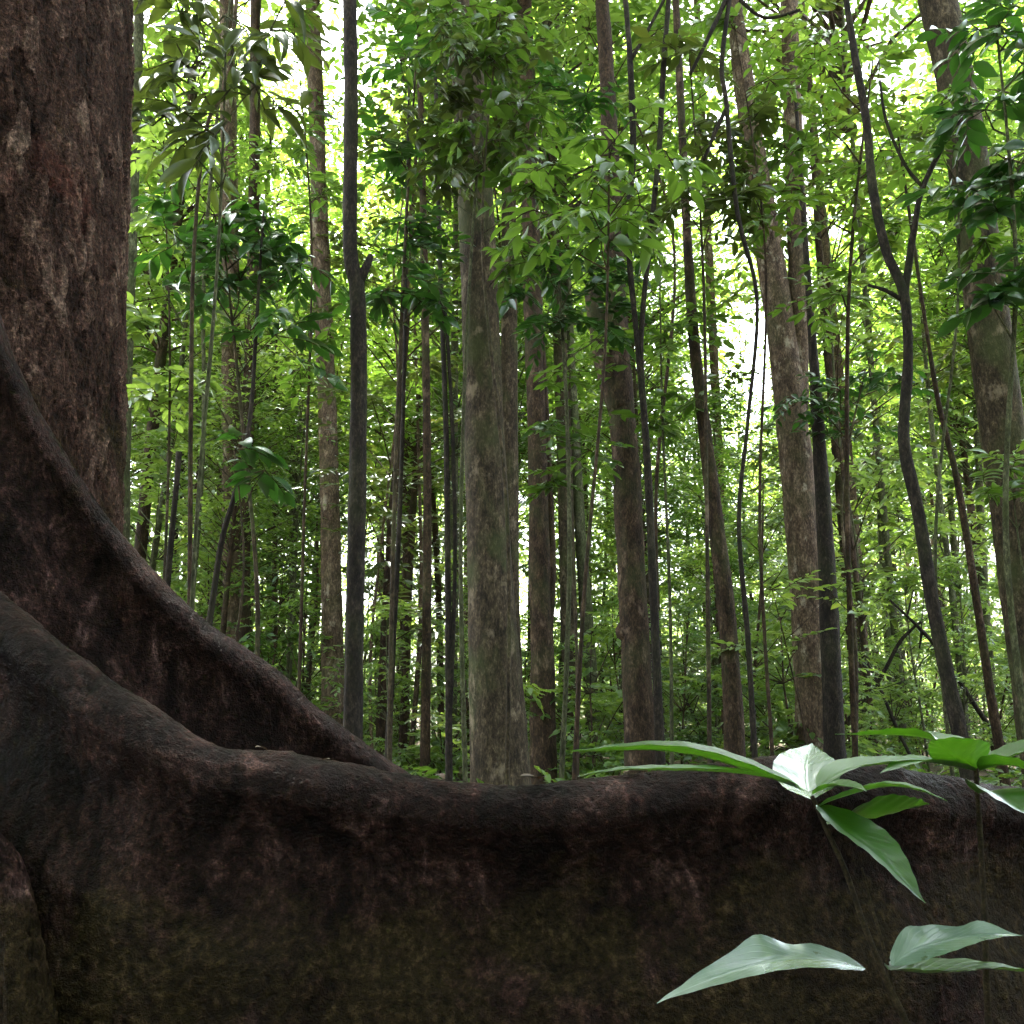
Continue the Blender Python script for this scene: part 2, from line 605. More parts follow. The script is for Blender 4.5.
placed_tree('thin brown pole with a rusty tint between the kinked trunk and central trunk',
            [(420, 60, 6), (424, 250, 8), (427, 450, 9), (427, 600, 10), (425, 765, 11)], 9.0, 'brown', 12, 8)
placed_tree('pair-stemmed dark slender pole just left of the central trunk',
            [(436, 100, 4), (440, 260, 5), (446, 430, 6), (448, 600, 7), (449, 775, 8)], 6.6, 'dark', 8, 8, crown=False,
            extra=[[(449, 740, 5), (455, 560, 4), (452, 420, 4), (445, 300, 3)]])
placed_tree('thin black pole bowing left to its foot, right of the kinked trunk',
            [(407, 200, 3), (405, 330, 4), (401, 480, 5), (395, 610, 6), (388, 750, 7)], 6.5, 'dark', 6, 8, crown=False)
placed_tree('grey-green trunk dotted with moss between the forked trunk and the central pair',
            [(566, 250, 8), (574, 420, 11), (581, 540, 13), (588, 640, 15), (595, 760, 17)], 11.0, 'green', 14, 10)
placed_tree('thin dark stem leaning to the right behind the kneeling root slope at left',
            [(256, 330, 4), (250, 420, 5), (236, 490, 6), (222, 540, 6), (209, 625, 7)], 4.8, 'dark', 3.4, 8, crown=False)
placed_tree('short dark stump-topped sapling pole beside the huge trunk',
            [(179, 452, 7), (177, 480, 6), (172, 530, 6), (166, 600, 7)], 5.0, 'dark', None, 8, crown=False, name='dead_sapling')
placed_tree('thin pole rising straight beside the huge trunk, large drooping leaves around its top',
            [(238, -20, 4), (228, 80, 4), (206, 130, 4), (194, 250, 4), (191, 400, 5), (190, 560, 5)], 4.4, 'brown', 4.6, 8, crown=False)
placed_tree('thin dark stem twisting upright alongside the forked trunk, wiry twigs above',
            [(622, -40, 4), (630, 60, 6), (633, 150, 7), (628, 230, 7), (636, 330, 6), (646, 440, 8), (652, 560, 9), (657, 680, 10), (661, 770, 11)], 6.2, 'dark', 6.6, 8, crown=False,
            extra=[[(672, -40, 4), (664, 60, 5), (659, 150, 5), (650, 240, 5), (641, 340, 5), (645, 420, 6)], [(631, 60, 4), (648, 30, 3), (664, 0, 3)]])
placed_tree('black curved hanging bough and stem in front of the pale double trunk',
            [(735, -40, 4), (722, 60, 5), (726, 100, 5), (737, 210, 5), (757, 300, 4), (748, 420, 4), (739, 520, 5), (748, 640, 6), (755, 760, 7)], 6.0, 'dark', 6, 7, crown=False,
            extra=[[(728, 105, 4), (716, 130, 4), (704, 160, 3)], [(735, -20, 4), (712, 30, 4), (690, 75, 3)], [(740, 0, 4), (765, 18, 3), (800, 10, 3)]])
placed_tree('slender bent sapling leaning right beneath the mottled edge trunk',
            [(925, 320, 4), (938, 400, 5), (957, 480, 7), (975, 590, 8), (990, 690, 9), (1003, 770, 10)], 6.5, 'brown', 5, 8, crown=False)
placed_tree('straight brown trunk between the leaning dark trunk and pale double trunk, far back',
            [(708, 240, 9), (716, 400, 10), (722, 560, 11), (727, 740, 12)], 14.0, 'pale', 16, 8)
placed_tree('pale straight trunk far back beyond the crooked dark sapling',
            [(826, 250, 9), (840, 380, 10), (852, 500, 11), (862, 640, 12), (870, 760, 13)], 13.0, 'pale', 15, 8)
placed_tree('upright pale pole seen just left of the crooked dark sapling trunk',
            [(868, 330, 6), (878, 450, 7), (888, 560, 8), (899, 680, 9), (904, 760, 9)], 12.0, 'green', 12, 8)

# ------------------------------------------------------------------ understory saplings with leafy tops
sap_no = 0


def sapling(label, foot_x, Y, clumps, leafmat, leaf, hi=False, aspect=.42, per=9, droop=.3, stem_r=.012, group=None, bark='dark', lean=0, cat='sapling', tint=.5, up=.1, flat=.45):
    """a thin stem from the ground through its leafy clumps, given as (x, y, radius px, twigs) in the photo"""
    global sap_no
    sap_no += 1
    rng = np.random.default_rng(3000 + sap_no)
    fx = at(foot_x, 703, Y)
    base = np.array([fx.x, Y, ground_z(fx.x, Y)])
    t = thing('sapling', label, cat, tuple(base), group)
    cs = []
    for (x, y, rp, n) in clumps:
        yy = Y + rng.uniform(-.35, .35) * min(1, rp * Y / F)
        cs.append((np.array(at(x, y, yy)) - base, rp * yy / F, n))
    zt = max(c[0][2] for c in cs)
    topc = max(cs, key=lambda c: c[0][2])[0]
    mx = np.mean([c[0][:2] for c in cs], axis=0)
    h = zt
    pts = [np.array([0, 0, -.1]), np.array([mx[0] * .15 + rng.normal(0, .05), mx[1] * .1, h * .35]),
           np.array([mx[0] * .6 + rng.normal(0, .05), mx[1] * .5, h * .7]), topc * np.array([.9, .9, 1.0])]
    P, R = smooth_path(pts, [stem_r * 1.3, stem_r, stem_r * .75, stem_r * .35], .12)
    if bark == 'dark':
        bark = ('brown', 'green', 'grey')[sap_no % 3]
    sm, lm = MB(), MB()
    sm.tube(P, R, 8, .12, sap_no * 2.0, freq=12)
    for c, r, n in cs:
        s = nearest_on(P, c[2] - .5 * np.linalg.norm(c[:2] - nearest_on(P, c[2])[:2]) - .15)
        b = stem_r * .45
        sm.tube([tuple(s), tuple(s * .55 + c * .45 + rng.normal(0, .03, 3)), tuple(c)], [b, b * .75, b * .45], 5, cap=False)
        sprays(lm, sm, rng, c, r, n, leaf, aspect, per, droop, flat, hi, tint + rng.normal(0, .1), up=up)
    link('stem', sm.mesh('stem', BARK[bark]), t)
    link('foliage', lm.mesh('foliage', LEAF[leafmat]), t)
    return t


sapling('tall sapling with long drooping olive leaves at top left by the huge trunk', 200, 3.6,
        [(225, 15, 75, 5), (190, 70, 80, 5), (255, 85, 70, 5), (180, 15, 65, 4), (215, 135, 70, 5), (270, 30, 60, 3), (165, 115, 50, 3)], 'olive', .165, True, .28, 7, .45, .009, tint=.2)
sapling('sapling with a dense dark leaf clump halfway up, in front of the pale grey trunk', 246, 5.0,
        [(215, 215, 65, 9), (265, 225, 65, 9), (240, 280, 75, 11), (190, 285, 60, 7), (275, 335, 55, 6), (300, 265, 50, 5), (180, 240, 45, 5)], 'dark', .125, True, .42, 9, .35, .012, tint=.6)
sapling('small sapling with a few broad dark leaves low beside the rear root', 212, 4.6,
        [(265, 470, 40, 3), (235, 450, 34, 3)], 'dark', .13, True, .48, 6, .3, .008)
sapling('sapling with yellow-olive drooping leaves hiding the top of the central trunk', 470, 5.4,
        [(455, 100, 65, 10), (485, 150, 55, 10), (415, 130, 60, 8), (445, 175, 45, 8), (510, 120, 60, 8), (470, 55, 65, 10), (495, 20, 60, 9), (440, 30, 60, 8), (530, 60, 50, 6)], 'olive', .12, True, .38, 8, .5, .012, tint=.6)
sapling('green sapling whose leafy top stands right against the central trunk', 505, 5.2,
        [(450, 20, 60, 9), (485, 60, 60, 9), (460, 120, 55, 9), (490, 140, 50, 8), (500, 10, 60, 8), (525, 100, 60, 9), (535, 190, 50, 8), (520, 250, 45, 7)], 'mid', .11, True, .40, 9, .35, .011, tint=.45)
sapling('slim sapling with leaf sprays crossing the top of the pale double trunk', 772, 6.4,
        [(735, 30, 60, 9), (770, 80, 60, 9), (790, 150, 50, 8), (750, 190, 50, 8), (775, 215, 45, 7), (815, 40, 60, 9)], 'mid', .11, True, .40, 9, .3, .011, tint=.5)
sapling('leafy sapling reaching across the upper part of the mottled edge trunk', 950, 5.3,
        [(940, 150, 55, 7), (970, 190, 50, 7), (960, 90, 45, 5), (985, 240, 40, 5)], 'mid', .11, True, .40, 9, .3, .010, tint=.45)
sapling('leafy sapling with glossy dark foliage right of the kinked blackish trunk', 392, 5.6,
        [(400, 60, 60, 9), (420, 20, 60, 9), (395, 150, 50, 8), (410, 240, 60, 10), (385, 290, 50, 8), (430, 290, 40, 6)], 'dark', .13, False, .42, 9, .3, .013)
sapling('sapling carrying wide fans of bright green leaves at upper centre', 566, 4.6,
        [(590, 175, 85, 6), (550, 215, 75, 5), (640, 205, 70, 5), (615, 140, 70, 5), (540, 160, 50, 4), (670, 160, 50, 4), (600, 230, 60, 5)], 'mid', .145, True, .36, 7, .35, .010, tint=.55, up=-.05, flat=.6)
sapling('sapling with dark small leaves massed between central and forked trunk', 556, 6.4,
        [(545, 260, 60, 12), (590, 270, 60, 12), (560, 320, 60, 11), (530, 60, 60, 10), (560, 90, 50, 9), (515, 290, 40, 7), (610, 230, 50, 10), (615, 320, 50, 10), (590, 110, 50, 8)], 'dark', .12, False, .42, 9, .3, .015)
sapling('sapling with yellow-green leaf tiers beneath the curved black bough', 705, 6.3,
        [(700, 120, 60, 9), (745, 170, 60, 9), (680, 190, 60, 9), (720, 215, 55, 8), (765, 110, 50, 7), (690, 50, 60, 8)], 'olive', .14, False, .40, 9, .3, .013, tint=.6, flat=.7)
sapling('broad-tiered sapling with fresh green layered foliage at upper right', 850, 6.8,
        [(830, 130, 70, 12), (880, 150, 70, 12), (820, 60, 60, 10), (860, 215, 65, 11), (840, 290, 60, 10), (900, 230, 50, 8), (800, 190, 50, 8), (880, 60, 55, 8)], 'mid', .13, False, .42, 9, .2, .018, tint=.65, flat=.8)
sapling('sapling with bluish dark leaves filling the top right corner', 1030, 5.0,
        [(1000, 25, 70, 10), (1040, 60, 70, 10), (985, 110, 50, 6), (1030, 150, 60, 9), (1000, 200, 60, 9), (1020, 270, 60, 9), (990, 300, 40, 6)], 'dark', .15, True, .45, 8, .3, .016, tint=.55)
sapling('sapling with glossy dark clump halfway up beside the crooked dark sapling', 845, 7.4,
        [(800, 400, 45, 8), (840, 390, 50, 10), (870, 370, 45, 9), (840, 430, 45, 8), (900, 380, 35, 6)], 'dark', .105, True, .42, 8, .25, .015, tint=.55)
sapling('sapling with thin horizontal leaf sprays low in front of the double trunk foot', 800, 6.8,
        [(770, 590, 45, 5), (830, 595, 50, 5), (760, 650, 35, 4), (800, 640, 35, 4)], 'bright', .09, False, .42, 9, .1, .007, tint=.6, flat=.9, up=0)
sapling('fern-like leafy sapling at right edge in front of the mottled trunk', 1035, 5.4,
        [(1010, 470, 45, 6), (1035, 500, 45, 6), (990, 490, 30, 4)], 'mid', .11, True, .32, 10, .2, .008, tint=.5)
sapling('light green leafy sapling close beside the huge trunk edge at mid height', 148, 5.5,
        [(150, 330, 35, 6), (165, 230, 40, 7), (150, 400, 40, 7), (160, 150, 40, 7), (185, 380, 35, 6)], 'bright', .12, False, .42, 9, .3, .009, tint=.6)
sapling('bright backlit sapling at the top between pale trunk and kinked trunk', 300, 7.5,
        [(290, 20, 45, 7), (300, 130, 50, 8), (275, 160, 40, 6), (330, 330, 40, 6), (300, 370, 45, 7), (325, 190, 35, 6)], 'mid', .13, False, .42, 9, .3, .012, tint=.6)
sapling('sapling with leafy middle between the dark leaning and forked trunks', 668, 6.9,
        [(625, 270, 45, 8), (600, 340, 40, 7), (665, 330, 50, 9), (690, 400, 45, 8), (660, 250, 45, 7), (640, 420, 40, 7), (700, 320, 40, 6)], 'mid', .12, False, .42, 9, .3, .012, tint=.4)
sapling('low leafy sapling between central trunk and dark forked trunk', 575, 7.0,
        [(560, 420, 50, 9), (590, 450, 50, 9), (570, 370, 45, 8), (555, 480, 40, 7)], 'mid', .12, False, .42, 9, .25, .012, tint=.5)
sapling('spreading sapling with pale young leaves at top between forked and double trunks', 660, 8.0,
        [(590, 30, 60, 9), (640, 100, 60, 9), (570, 10, 50, 8), (660, 30, 50, 8), (780, 30, 60, 8), (800, 110, 50, 7)], 'bright', .14, False, .42, 9, .3, .016, tint=.6)

# ------------------------------------------------------------------ the forest behind: several kinds, many trees
def proto_tree(seed, H, r0, z0, z1, R, n, mat, leaf, bark, per=9):
    rng = np.random.default_rng(seed)
    lm, tm = MB(), MB()
    bx, by = rng.normal(0, .25, 2)
    pts = [np.array([0, 0, -.15]), np.array([bx * .3, by * .3, H * .3]), np.array([bx, by, H * .65]), np.array([bx * 1.4, by * 1.2, H])]
    P, R_ = smooth_path(pts, [r0 * 1.2, r0, r0 * .75, r0 * .25], .35)
    tm.tube(P, R_, 9, .10, seed * 1.7, freq=5)
    for i in range(n):
        z = z0 + (z1 - z0) * rng.uniform(0, 1)
        k = (z - z0) / max(.1, z1 - z0)
        prof = math.sin(PI * (.12 + .80 * k))
        a = rng.uniform(0, 2 * PI)
        r = R * prof * math.sqrt(rng.uniform(.03, 1))
        s0 = nearest_on(P, z)
        c = s0 + np.array([r * math.cos(a), r * math.sin(a), rng.normal(0, .1)])
        s = nearest_on(P, z - r * .6 - .1)
        tm.tube([tuple(s), tuple(s * .5 + c * .5 + np.array([0, 0, .05])), tuple(c)], [max(.008, r0 * .22), max(.006, r0 * .15), .005], 4, cap=False)
        sprays(lm, tm if leaf < .12 else None, rng, c, R * rng.uniform(.28, .48), int(rng.integers(5, 9)), leaf, .45, per, .25, .5, False, rng.uniform(.25, .75), twig=False)
    return tm.mesh('trunk', BARK[bark]), lm.mesh('crown', LEAF[mat]), H


PROTO_THIN = [
    proto_tree(31, 7.5, .045, 2.2, 7.6, 1.3, 34, 'mid', .14, 'brown'),
    proto_tree(32, 6.0, .035, 1.2, 6.2, 1.1, 30, 'bright', .13, 'green'),
    proto_tree(33, 9.0, .06, 3.0, 9.2, 1.5, 40, 'far', .15, 'dark'),
    proto_tree(34, 5.0, .03, 1.0, 5.2, 1.0, 26, 'far', .12, 'brown'),
    proto_tree(35, 8.0, .05, 2.0, 8.2, 1.4, 38, 'olive', .14, 'brown'),
]
PROTO_MID = [
    proto_tree(51, 10.5, .06, 4.4, 10.8, 1.9, 84, 'bright', .14, 'brown'),
    proto_tree(52, 12.0, .07, 5.0, 12.4, 2.0, 90, 'mid', .14, 'grey'),
    proto_tree(53, 9.5, .055, 4.2, 9.8, 1.8, 80, 'mid', .13, 'green'),
]
PROTO_TALL = [
    proto_tree(41, 15, .13, 6.0, 15.5, 2.6, 60, 'far', .20, 'pale'),
    proto_tree(42, 18, .16, 8.0, 18.5, 3.0, 66, 'mid', .20, 'grey'),
    proto_tree(43, 13, .11, 4.0, 13.5, 2.3, 58, 'far', .19, 'brown'),
    proto_tree(44, 16, .14, 5.0, 16.5, 2.6, 64, 'bright', .20, 'pale'),
]
PROTO_LOW = [
    proto_tree(71, 3.2, .018, .5, 3.3, .85, 26, 'bright', .11, 'green', 8),
    proto_tree(72, 4.0, .022, .8, 4.1, .95, 30, 'far', .12, 'brown', 8),
    proto_tree(73, 2.6, .015, .4, 2.7, .75, 22, 'bright', .10, 'brown', 8),
]
PROTO_SHRUB = []
for k, (h, R, n, lf, mt) in enumerate([(1.0, .55, 16, .10, 'far'), (1.6, .7, 22, .11, 'bright'), (.7, .5, 12, .11, 'mid'), (1.3, .6, 18, .09, 'far'), (2.2, .7, 24, .10, 'mid')]):
    PROTO_SHRUB.append(proto_tree(60 + k, h, .012, h * .15, h, R, n, mt, lf, 'brown', 8))

GAPS = [(742, 792, 405), (288, 312, 300), (262, 290, 100), (900, 925, 120), (970, 1000, 100), (696, 718, 290)]


def capped_height(px, Y, R=0.0):
    """open sky shows between the crowns in some directions: trees there are lower"""
    cap = None
    mg = 8 + R / Y * F
    for a, b, y in GAPS:
        if a - mg < px < b + mg:
            hh = at(px, y, Y).z
            cap = hh if cap is None else min(cap, hh)
    return cap


def place(proto, x, y, s, name, label, cat, group, rz):
    t = thing(name, label, cat, (x, y, ground_z(x, y)), group)
    t.rotation_euler = (0, 0, rz)
    t.scale = (s, s, s)
    link('trunk' if cat != 'shrub' else 'stem', proto[0], t)
    link('crown' if cat != 'shrub' else 'foliage', proto[1], t)
    return t


frng = np.random.default_rng(77)
n_thin = n_tall = 0
taken = []


def scatter(n, y0, y1, spread, protos, smin, smax, name, label, cat, group, mind, power=1.0, use_cap=True, cap_scale=1.0):
    k = tries = 0
    while k < n and tries < n * 40:
        tries += 1
        Y = y0 + (y1 - y0) * frng.uniform(0, 1) ** power
        x = frng.uniform(-1, 1) * spread * Y
        if any((x - a) ** 2 + (Y - b) ** 2 < mind * mind for a, b in taken):
            continue
        p = protos[int(frng.integers(len(protos)))]
        s = frng.uniform(smin, smax)
        if use_cap:
            px = 512 + x / Y * F * math.cos(PITCH)
            cap = capped_height(px, Y, .25 * s * (1.0 + .1 * p[2]))
            if cap is not None and p[2] * s > cap:
                s2 = cap / p[2]
                if s2 < smin * .55:
                    continue
                s = s2
        taken.append((x, Y))
        place(p, x, Y, s, name, label, cat, group, frng.uniform(0, 6.28))
        k += 1


scatter(30, 9, 20, .60, PROTO_THIN, .7, 1.2, 'understory_tree', 'slender understory tree with leaves most of its height among the middle trunks', 'tree', 'understory trees behind the near trunks', 1.0)
scatter(64, 9.5, 22, .62, PROTO_MID, .85, 1.35, 'understory_tree', 'leafy understory tree filling the view above head height between the trunks', 'tree', 'leafy trees of the middle storey', 1.25)
scatter(28, 20, 38, .58, PROTO_THIN, .9, 1.5, 'understory_tree', 'thin distant leafy tree deep in the bright forest', 'tree', 'thin trees deep in the forest', 1.1)
scatter(10, 16, 30, .62, PROTO_TALL, .75, 1.05, 'tall_tree', 'tall straight forest tree with its crown high above the understory', 'tree', 'tall trees behind the understory', 2.2)
scatter(20, 28, 42, .60, PROTO_TALL, .8, 1.2, 'tall_tree', 'far tall forest tree closing the view between nearer trunks', 'tree', 'tall trees at the back of the forest', 2.2)
taken.clear()
scatter(46, 8.5, 16, .57, PROTO_LOW, .42, .8, 'young_tree', 'knee to head high bushy young tree with fine fresh leaves behind the root', 'tree', 'bushy young trees near the root', .7, use_cap=False)
scatter(70, 12, 38, .57, PROTO_LOW, .7, 1.3, 'young_tree', 'fresh green young tree no taller than a doorway deep among the trunks', 'tree', 'young trees deep among the trunks', .9, use_cap=False)
scatter(36, 8, 15, .58, PROTO_SHRUB, .6, 1.0, 'undergrowth_shrub', 'small leafy shrub on the forest floor behind the root', 'shrub', 'shrubs on the near forest floor', .6, use_cap=False)
scatter(70, 14, 34, .56, PROTO_SHRUB, .8, 1.5, 'undergrowth_shrub', 'light green leafy shrub among the distant trunks', 'shrub', 'shrubs deep in the forest', .8, use_cap=False)

# more forest beside and behind the viewer, unseen, added to shade the root
for k in range(32):
    a = -PI * (.0 + k / 31)
    d = 4.2 + 1.3 * (k % 3)
    q = (PROTO_MID + PROTO_THIN)[k % 8]
    place(q, d * math.cos(a), d * math.sin(a) - .6, .8, 'understory_tree', 'leafy understory tree added unseen beside or behind the viewpoint', 'tree', 'trees around the viewpoint', k * 1.3)
for k in range(16):
    a = -PI * (.02 + .96 * k / 15)
    d = 3.2 + .8 * (k % 2)
    place(PROTO_SHRUB[k % 5], d * math.cos(a), d * math.sin(a) - .6, 2.1, 'undergrowth_shrub', 'leafy shrub added unseen beside or behind the viewpoint', 'shrub', 'shrubs around the viewpoint', k * 1.7)

k = 0
for sg in (-1, 1):  # unseen side trees added to keep open skylight off the root
    for y in np.arange(.4, 8.5, .9):
        x = sg * (3.0 + .62 * y + .8 * (k % 2))
        q = (PROTO_MID + PROTO_LOW)[k % 6]
        place(q, x, y, .85, 'understory_tree', 'leafy understory tree added unseen beside or behind the viewpoint', 'tree', 'trees around the viewpoint', k * 1.9)
        place(PROTO_LOW[k % 3], x * .9, y + .4, 1.0, 'understory_tree', 'leafy understory tree added unseen beside or behind the viewpoint', 'tree', 'trees around the viewpoint', k * 2.9)
        k += 1

# bare thin poles between the trees
pole_protos = []
for k in range(4):
    prng = np.random.default_rng(90 + k)
    pm = MB()
    H = 9 + k
    bx = prng.normal(0, .3, 4)
    w_ = prng.normal(0, .07, (7, 2))
    P, R_ = smooth_path([np.array([w_[i][0] + bx[0] * (i / 6) ** 1.5, w_[i][1] + bx[1] * (i / 6) ** 1.5, -.1 + (H + .1) * i / 6]) for i in range(7)], np.linspace(.026, .009, 7).tolist(), .3)
    pm.tube(P, R_, 8, .1, k * 5.0, freq=5)
    for j in range(5):
        z_ = prng.uniform(.25, .9) * H
        s_ = nearest_on(P, z_)
        a_ = prng.uniform(0, 6.28)
        q_ = prng.uniform(.3, .8)
        pm.tube([tuple(s_), tuple(s_ + np.array([math.cos(a_) * q_ * .5, math.sin(a_) * q_ * .5, .15])), tuple(s_ + np.array([math.cos(a_) * q_, math.sin(a_) * q_, .22 + prng.normal(0, .15)]))], [.010, .007, .003], 4, cap=False)
    lm = MB()
    for j in range(10):
        c = np.asarray(P[-1]) + prng.normal(0, .7, 3)
        sprays(lm, None, prng, c, .6, 6, .15, .45, 9, twig=False)
    pole_protos.append((pm.mesh('trunk', BARK[['brown', 'green', 'grey', 'pale'][k]]), lm.mesh('crown', LEAF['mid']), H))
scatter(44, 9, 24, .56, pole_protos, .6, 1.1, 'pole_tree', 'bare thin pole of a young tree standing among the middle trunks', 'tree', 'bare young poles', .5, use_cap=False)
scatter(70, 22, 42, .56, pole_protos[2:], 1.0, 1.6, 'pole_tree', 'pale slender far pole catching light deep in the forest', 'tree', 'pale poles deep in the forest', .5, use_cap=False)

# far wood that reads as one mass
wm = MB()
wrng = np.random.default_rng(8)
for i in range(640):
    Y = wrng.uniform(66, 95)
    x = wrng.uniform(-.62, .62) * Y
    px = 512 + x / Y * F * math.cos(PITCH)
    cap = capped_height(px, Y)
    z = wrng.uniform(.5, 20 if cap is None else min(20, cap))
    sprays(wm, None, wrng, (x, Y, z), 2.2, 14, .42, .5, 9, .25, twig=False, tint_mu=wrng.uniform(.3, .8))
for i in range(520):
    Y = wrng.uniform(68, 92)
    x = wrng.uniform(-.62, .62) * Y
    sprays(wm, None, wrng, (x, Y, wrng.uniform(.2, 8)), 2.2, 14, .40, .5, 9, .25, twig=False, tint_mu=wrng.uniform(.3, .8))
wo = link('distant_forest', wm.mesh('distant_forest', LEAF['far']))
tag(wo, 'far wood closing the view behind all the trunks', 'forest', kind='stuff')

# low seedlings and litter on the floor, uncountable
cm_ = MB()
crng = np.random.default_rng(9)
for i in range(1500):
    Y = 4.5 + 28 * crng.uniform(0, 1) ** 1.3
    x = crng.uniform(-.6, .6) * Y
    sprays(cm_, None, crng, (x, Y, ground_z(x, Y) + crng.uniform(.08, .38)), .22, 3, .10, .45, 5, .3, twig=False, tint_mu=crng.uniform(.3, .8))
co = link('ground_cover', cm_.mesh('ground_cover', LEAF['mid']))
tag(co, 'low green seedlings covering the forest floor', 'ground cover', kind='stuff')


# ------------------------------------------------------------------ the huge buttressed tree
def big_bark(name, root):
    m, n, l = mat_new(name)
    m.displacement_method = 'BOTH'
    v = coords(n, l, (1, 1, 1))
    vz = coords(n, l, (1, 1, .45))
    a = tex_noise(n, l, v, 2.6, 5, .6, .3)
    b = tex_noise(n, l, vz, 16, 6, .72, .6)
    c = tex_noise(n, l, v, 70, 4, .75)
    d = tex_noise(n, l, v, 150, 3, .85)
    moss = tex_noise(n, l, v, 5.5, 6, .7)
    # flaking plates: each cell of a warped pattern stands a little higher or lower
    wn = n.new('ShaderNodeTexNoise')
    wn.inputs['Scale'].default_value = 14
    wn.inputs['Detail'].default_value = 4
    l.new(vz, wn.inputs['Vector'])
    wa = N_(n, 'ShaderNodeVectorMath', operation='MULTIPLY_ADD')
    l.new(wn.outputs['Color'], wa.inputs[0])
    wa.inputs[1].default_value = (.10, .10, .10)
    l.new(vz, wa.inputs[2])
    vor = n.new('ShaderNodeTexVoronoi')
    vor.feature = 'F1'
    vor.inputs['Scale'].default_value = 17
    l.new(wa.outputs[0], vor.inputs['Vector'])
    vx = n.new('ShaderNodeSeparateXYZ')
    l.new(vor.outputs['Color'], vx.inputs[0])
    pl = N_(n, 'ShaderNodeMath', operation='MULTIPLY_ADD')
    l.new(vx.outputs['X'], pl.inputs[0])
    pl.inputs[1].default_value = .22 if not root else 0.0
    l.new(b, pl.inputs[2])
    plate = pl.outputs[0]
    if root:
        base = ramp(n, [(.34, (.0040, .0017, .0015)), (.46, (.0205, .0096, .0084)), (.58, (.056, .0295, .0260)), (.70, (.170, .104, .098))])
    else:
        base = ramp(n, [(.30, (.008, .0044, .0034)), (.44, (.044, .0240, .0180)), (.58, (.098, .058, .044)), (.72, (.22, .155, .120))])
    bb = N_(n, 'ShaderNodeMath', operation='SUBTRACT')
    l.new(plate, bb.inputs[0])
    bb.inputs[1].default_value = .10 if not root else 0.0
    l.new(bb.outputs[0], base.inputs[0])
    r2 = ramp(n, [(.36, (.14, .13, .13)), (.52, (.68, .65, .64)), (.66, (1.9, 1.75, 1.7))])
    l.new(c, r2.inputs[0])
    col = mixc(n, l, .8, base.outputs[0], r2.outputs[0], 'MULTIPLY')
    r3 = ramp(n, [(.35, (.35, .35, .35)), (.56, (1, 1, 1)), (.66, (2.2, 2.1, 2.1)), (.75, (4.5, 4.2, 4.2))])
    l.new(d, r3.inputs[0])
    col = mixc(n, l, .6, col, r3.outputs[0], 'MULTIPLY')
    # reddish raw patches where bark has peeled
    rp = ramp(n, [(.60, (0, 0, 0)), (.68, (.5, .5, .5))])
    l.new(a, rp.inputs[0])
    col = mixc(n, l, rp.outputs[0], col, mixc(n, l, .8, (.10, .036, .026) if not root else (.050, .021, .012), r2.outputs[0], 'MULTIPLY'))
    # olive algae lower down
    tc = n.new('ShaderNodeTexCoord')
    sx = n.new('ShaderNodeSeparateXYZ')
    l.new(tc.outputs['Object'], sx.inputs[0])
    mrg = n.new('ShaderNodeMapRange')
    mrg.inputs['From Min'].default_value = .70 if root else 2.2
    mrg.inputs['From Max'].default_value = .52 if root else .8
    mrg.inputs['To Max'].default_value = .20 if root else .18
    l.new(sx.outputs['Z'], mrg.inputs['Value'])
    ad = N_(n, 'ShaderNodeMath', operation='ADD')
    l.new(moss, ad.inputs[0])
    l.new(mrg.outputs[0], ad.inputs[1])
    mr = ramp(n, [(.60, (0, 0, 0)), (.72, (.85, .85, .85))])
    l.new(ad.outputs[0], mr.inputs[0])
    stain = tex_noise(n, l, coords(n, l, (1, 1, .22)), 7, 4, .6, .3)
    sr = ramp(n, [(.40, (.25, .24, .26)), (.56, (1, 1, 1))])
    l.new(stain, sr.inputs[0])
    col = mixc(n, l, .8 if root else .3, col, sr.outputs[0], 'MULTIPLY')
    mcol = ramp(n, [(.36, (.0065, .0045, .0018)), (.54, (.026, .0175, .0072)), (.70, (.075, .053, .024))])
    l.new(c, mcol.inputs[0])
    col = mixc(n, l, mr.outputs[0], col, mcol.outputs[0])
    p = n.new('ShaderNodeBsdfPrincipled')
    l.new(col, p.inputs['Base Color'])
    rr = ramp(n, [(.35, (.36, .36, .36) if root else (.6, .6, .6)), (.7, (.6, .6, .6) if root else (.9, .9, .9))])
    l.new(c, rr.inputs[0])
    l.new(rr.outputs[0], p.inputs['Roughness'])
    p.inputs['Specular IOR Level'].default_value = .09 if root else .06
    # height: plates and grain
    h = N_(n, 'ShaderNodeMath', operation='MULTIPLY_ADD')
    l.new(plate, h.inputs[0])
    h.inputs[1].default_value = 1.0 if not root else .45
    hm = N_(n, 'ShaderNodeMath', operation='MULTIPLY')
    l.new(c, hm.inputs[0])
    hm.inputs[1].default_value = .30 if not root else .55
    l.new(hm.outputs[0], h.inputs[2])
    h2 = N_(n, 'ShaderNodeMath', operation='MULTIPLY_ADD')
    l.new(d, h2.inputs[0])
    h2.inputs[1].default_value = .10 if not root else .22
    l.new(h.outputs[0], h2.inputs[2])
    dsp = n.new('ShaderNodeDisplacement')
    dsp.inputs['Midlevel'].default_value = .8 if not root else .6
    dsp.inputs['Scale'].default_value = .052 if not root else .020
    l.new(h2.outputs[0], dsp.inputs['Height'])
    o = n.new('ShaderNodeOutputMaterial')
    l.new(p.outputs[0], o.inputs['Surface'])
    l.new(dsp.outputs[0], o.inputs['Displacement'])
    return m


M_TRUNK = big_bark('huge_trunk_bark', False)
M_ROOT = big_bark('buttress_bark', True)
TC = Vector((-1.605, 2.62, 0))
big = thing('buttressed_tree', 'huge rough red-brown tree at left with smooth buttress roots sweeping right', 'tree', (TC.x, TC.y, 0))

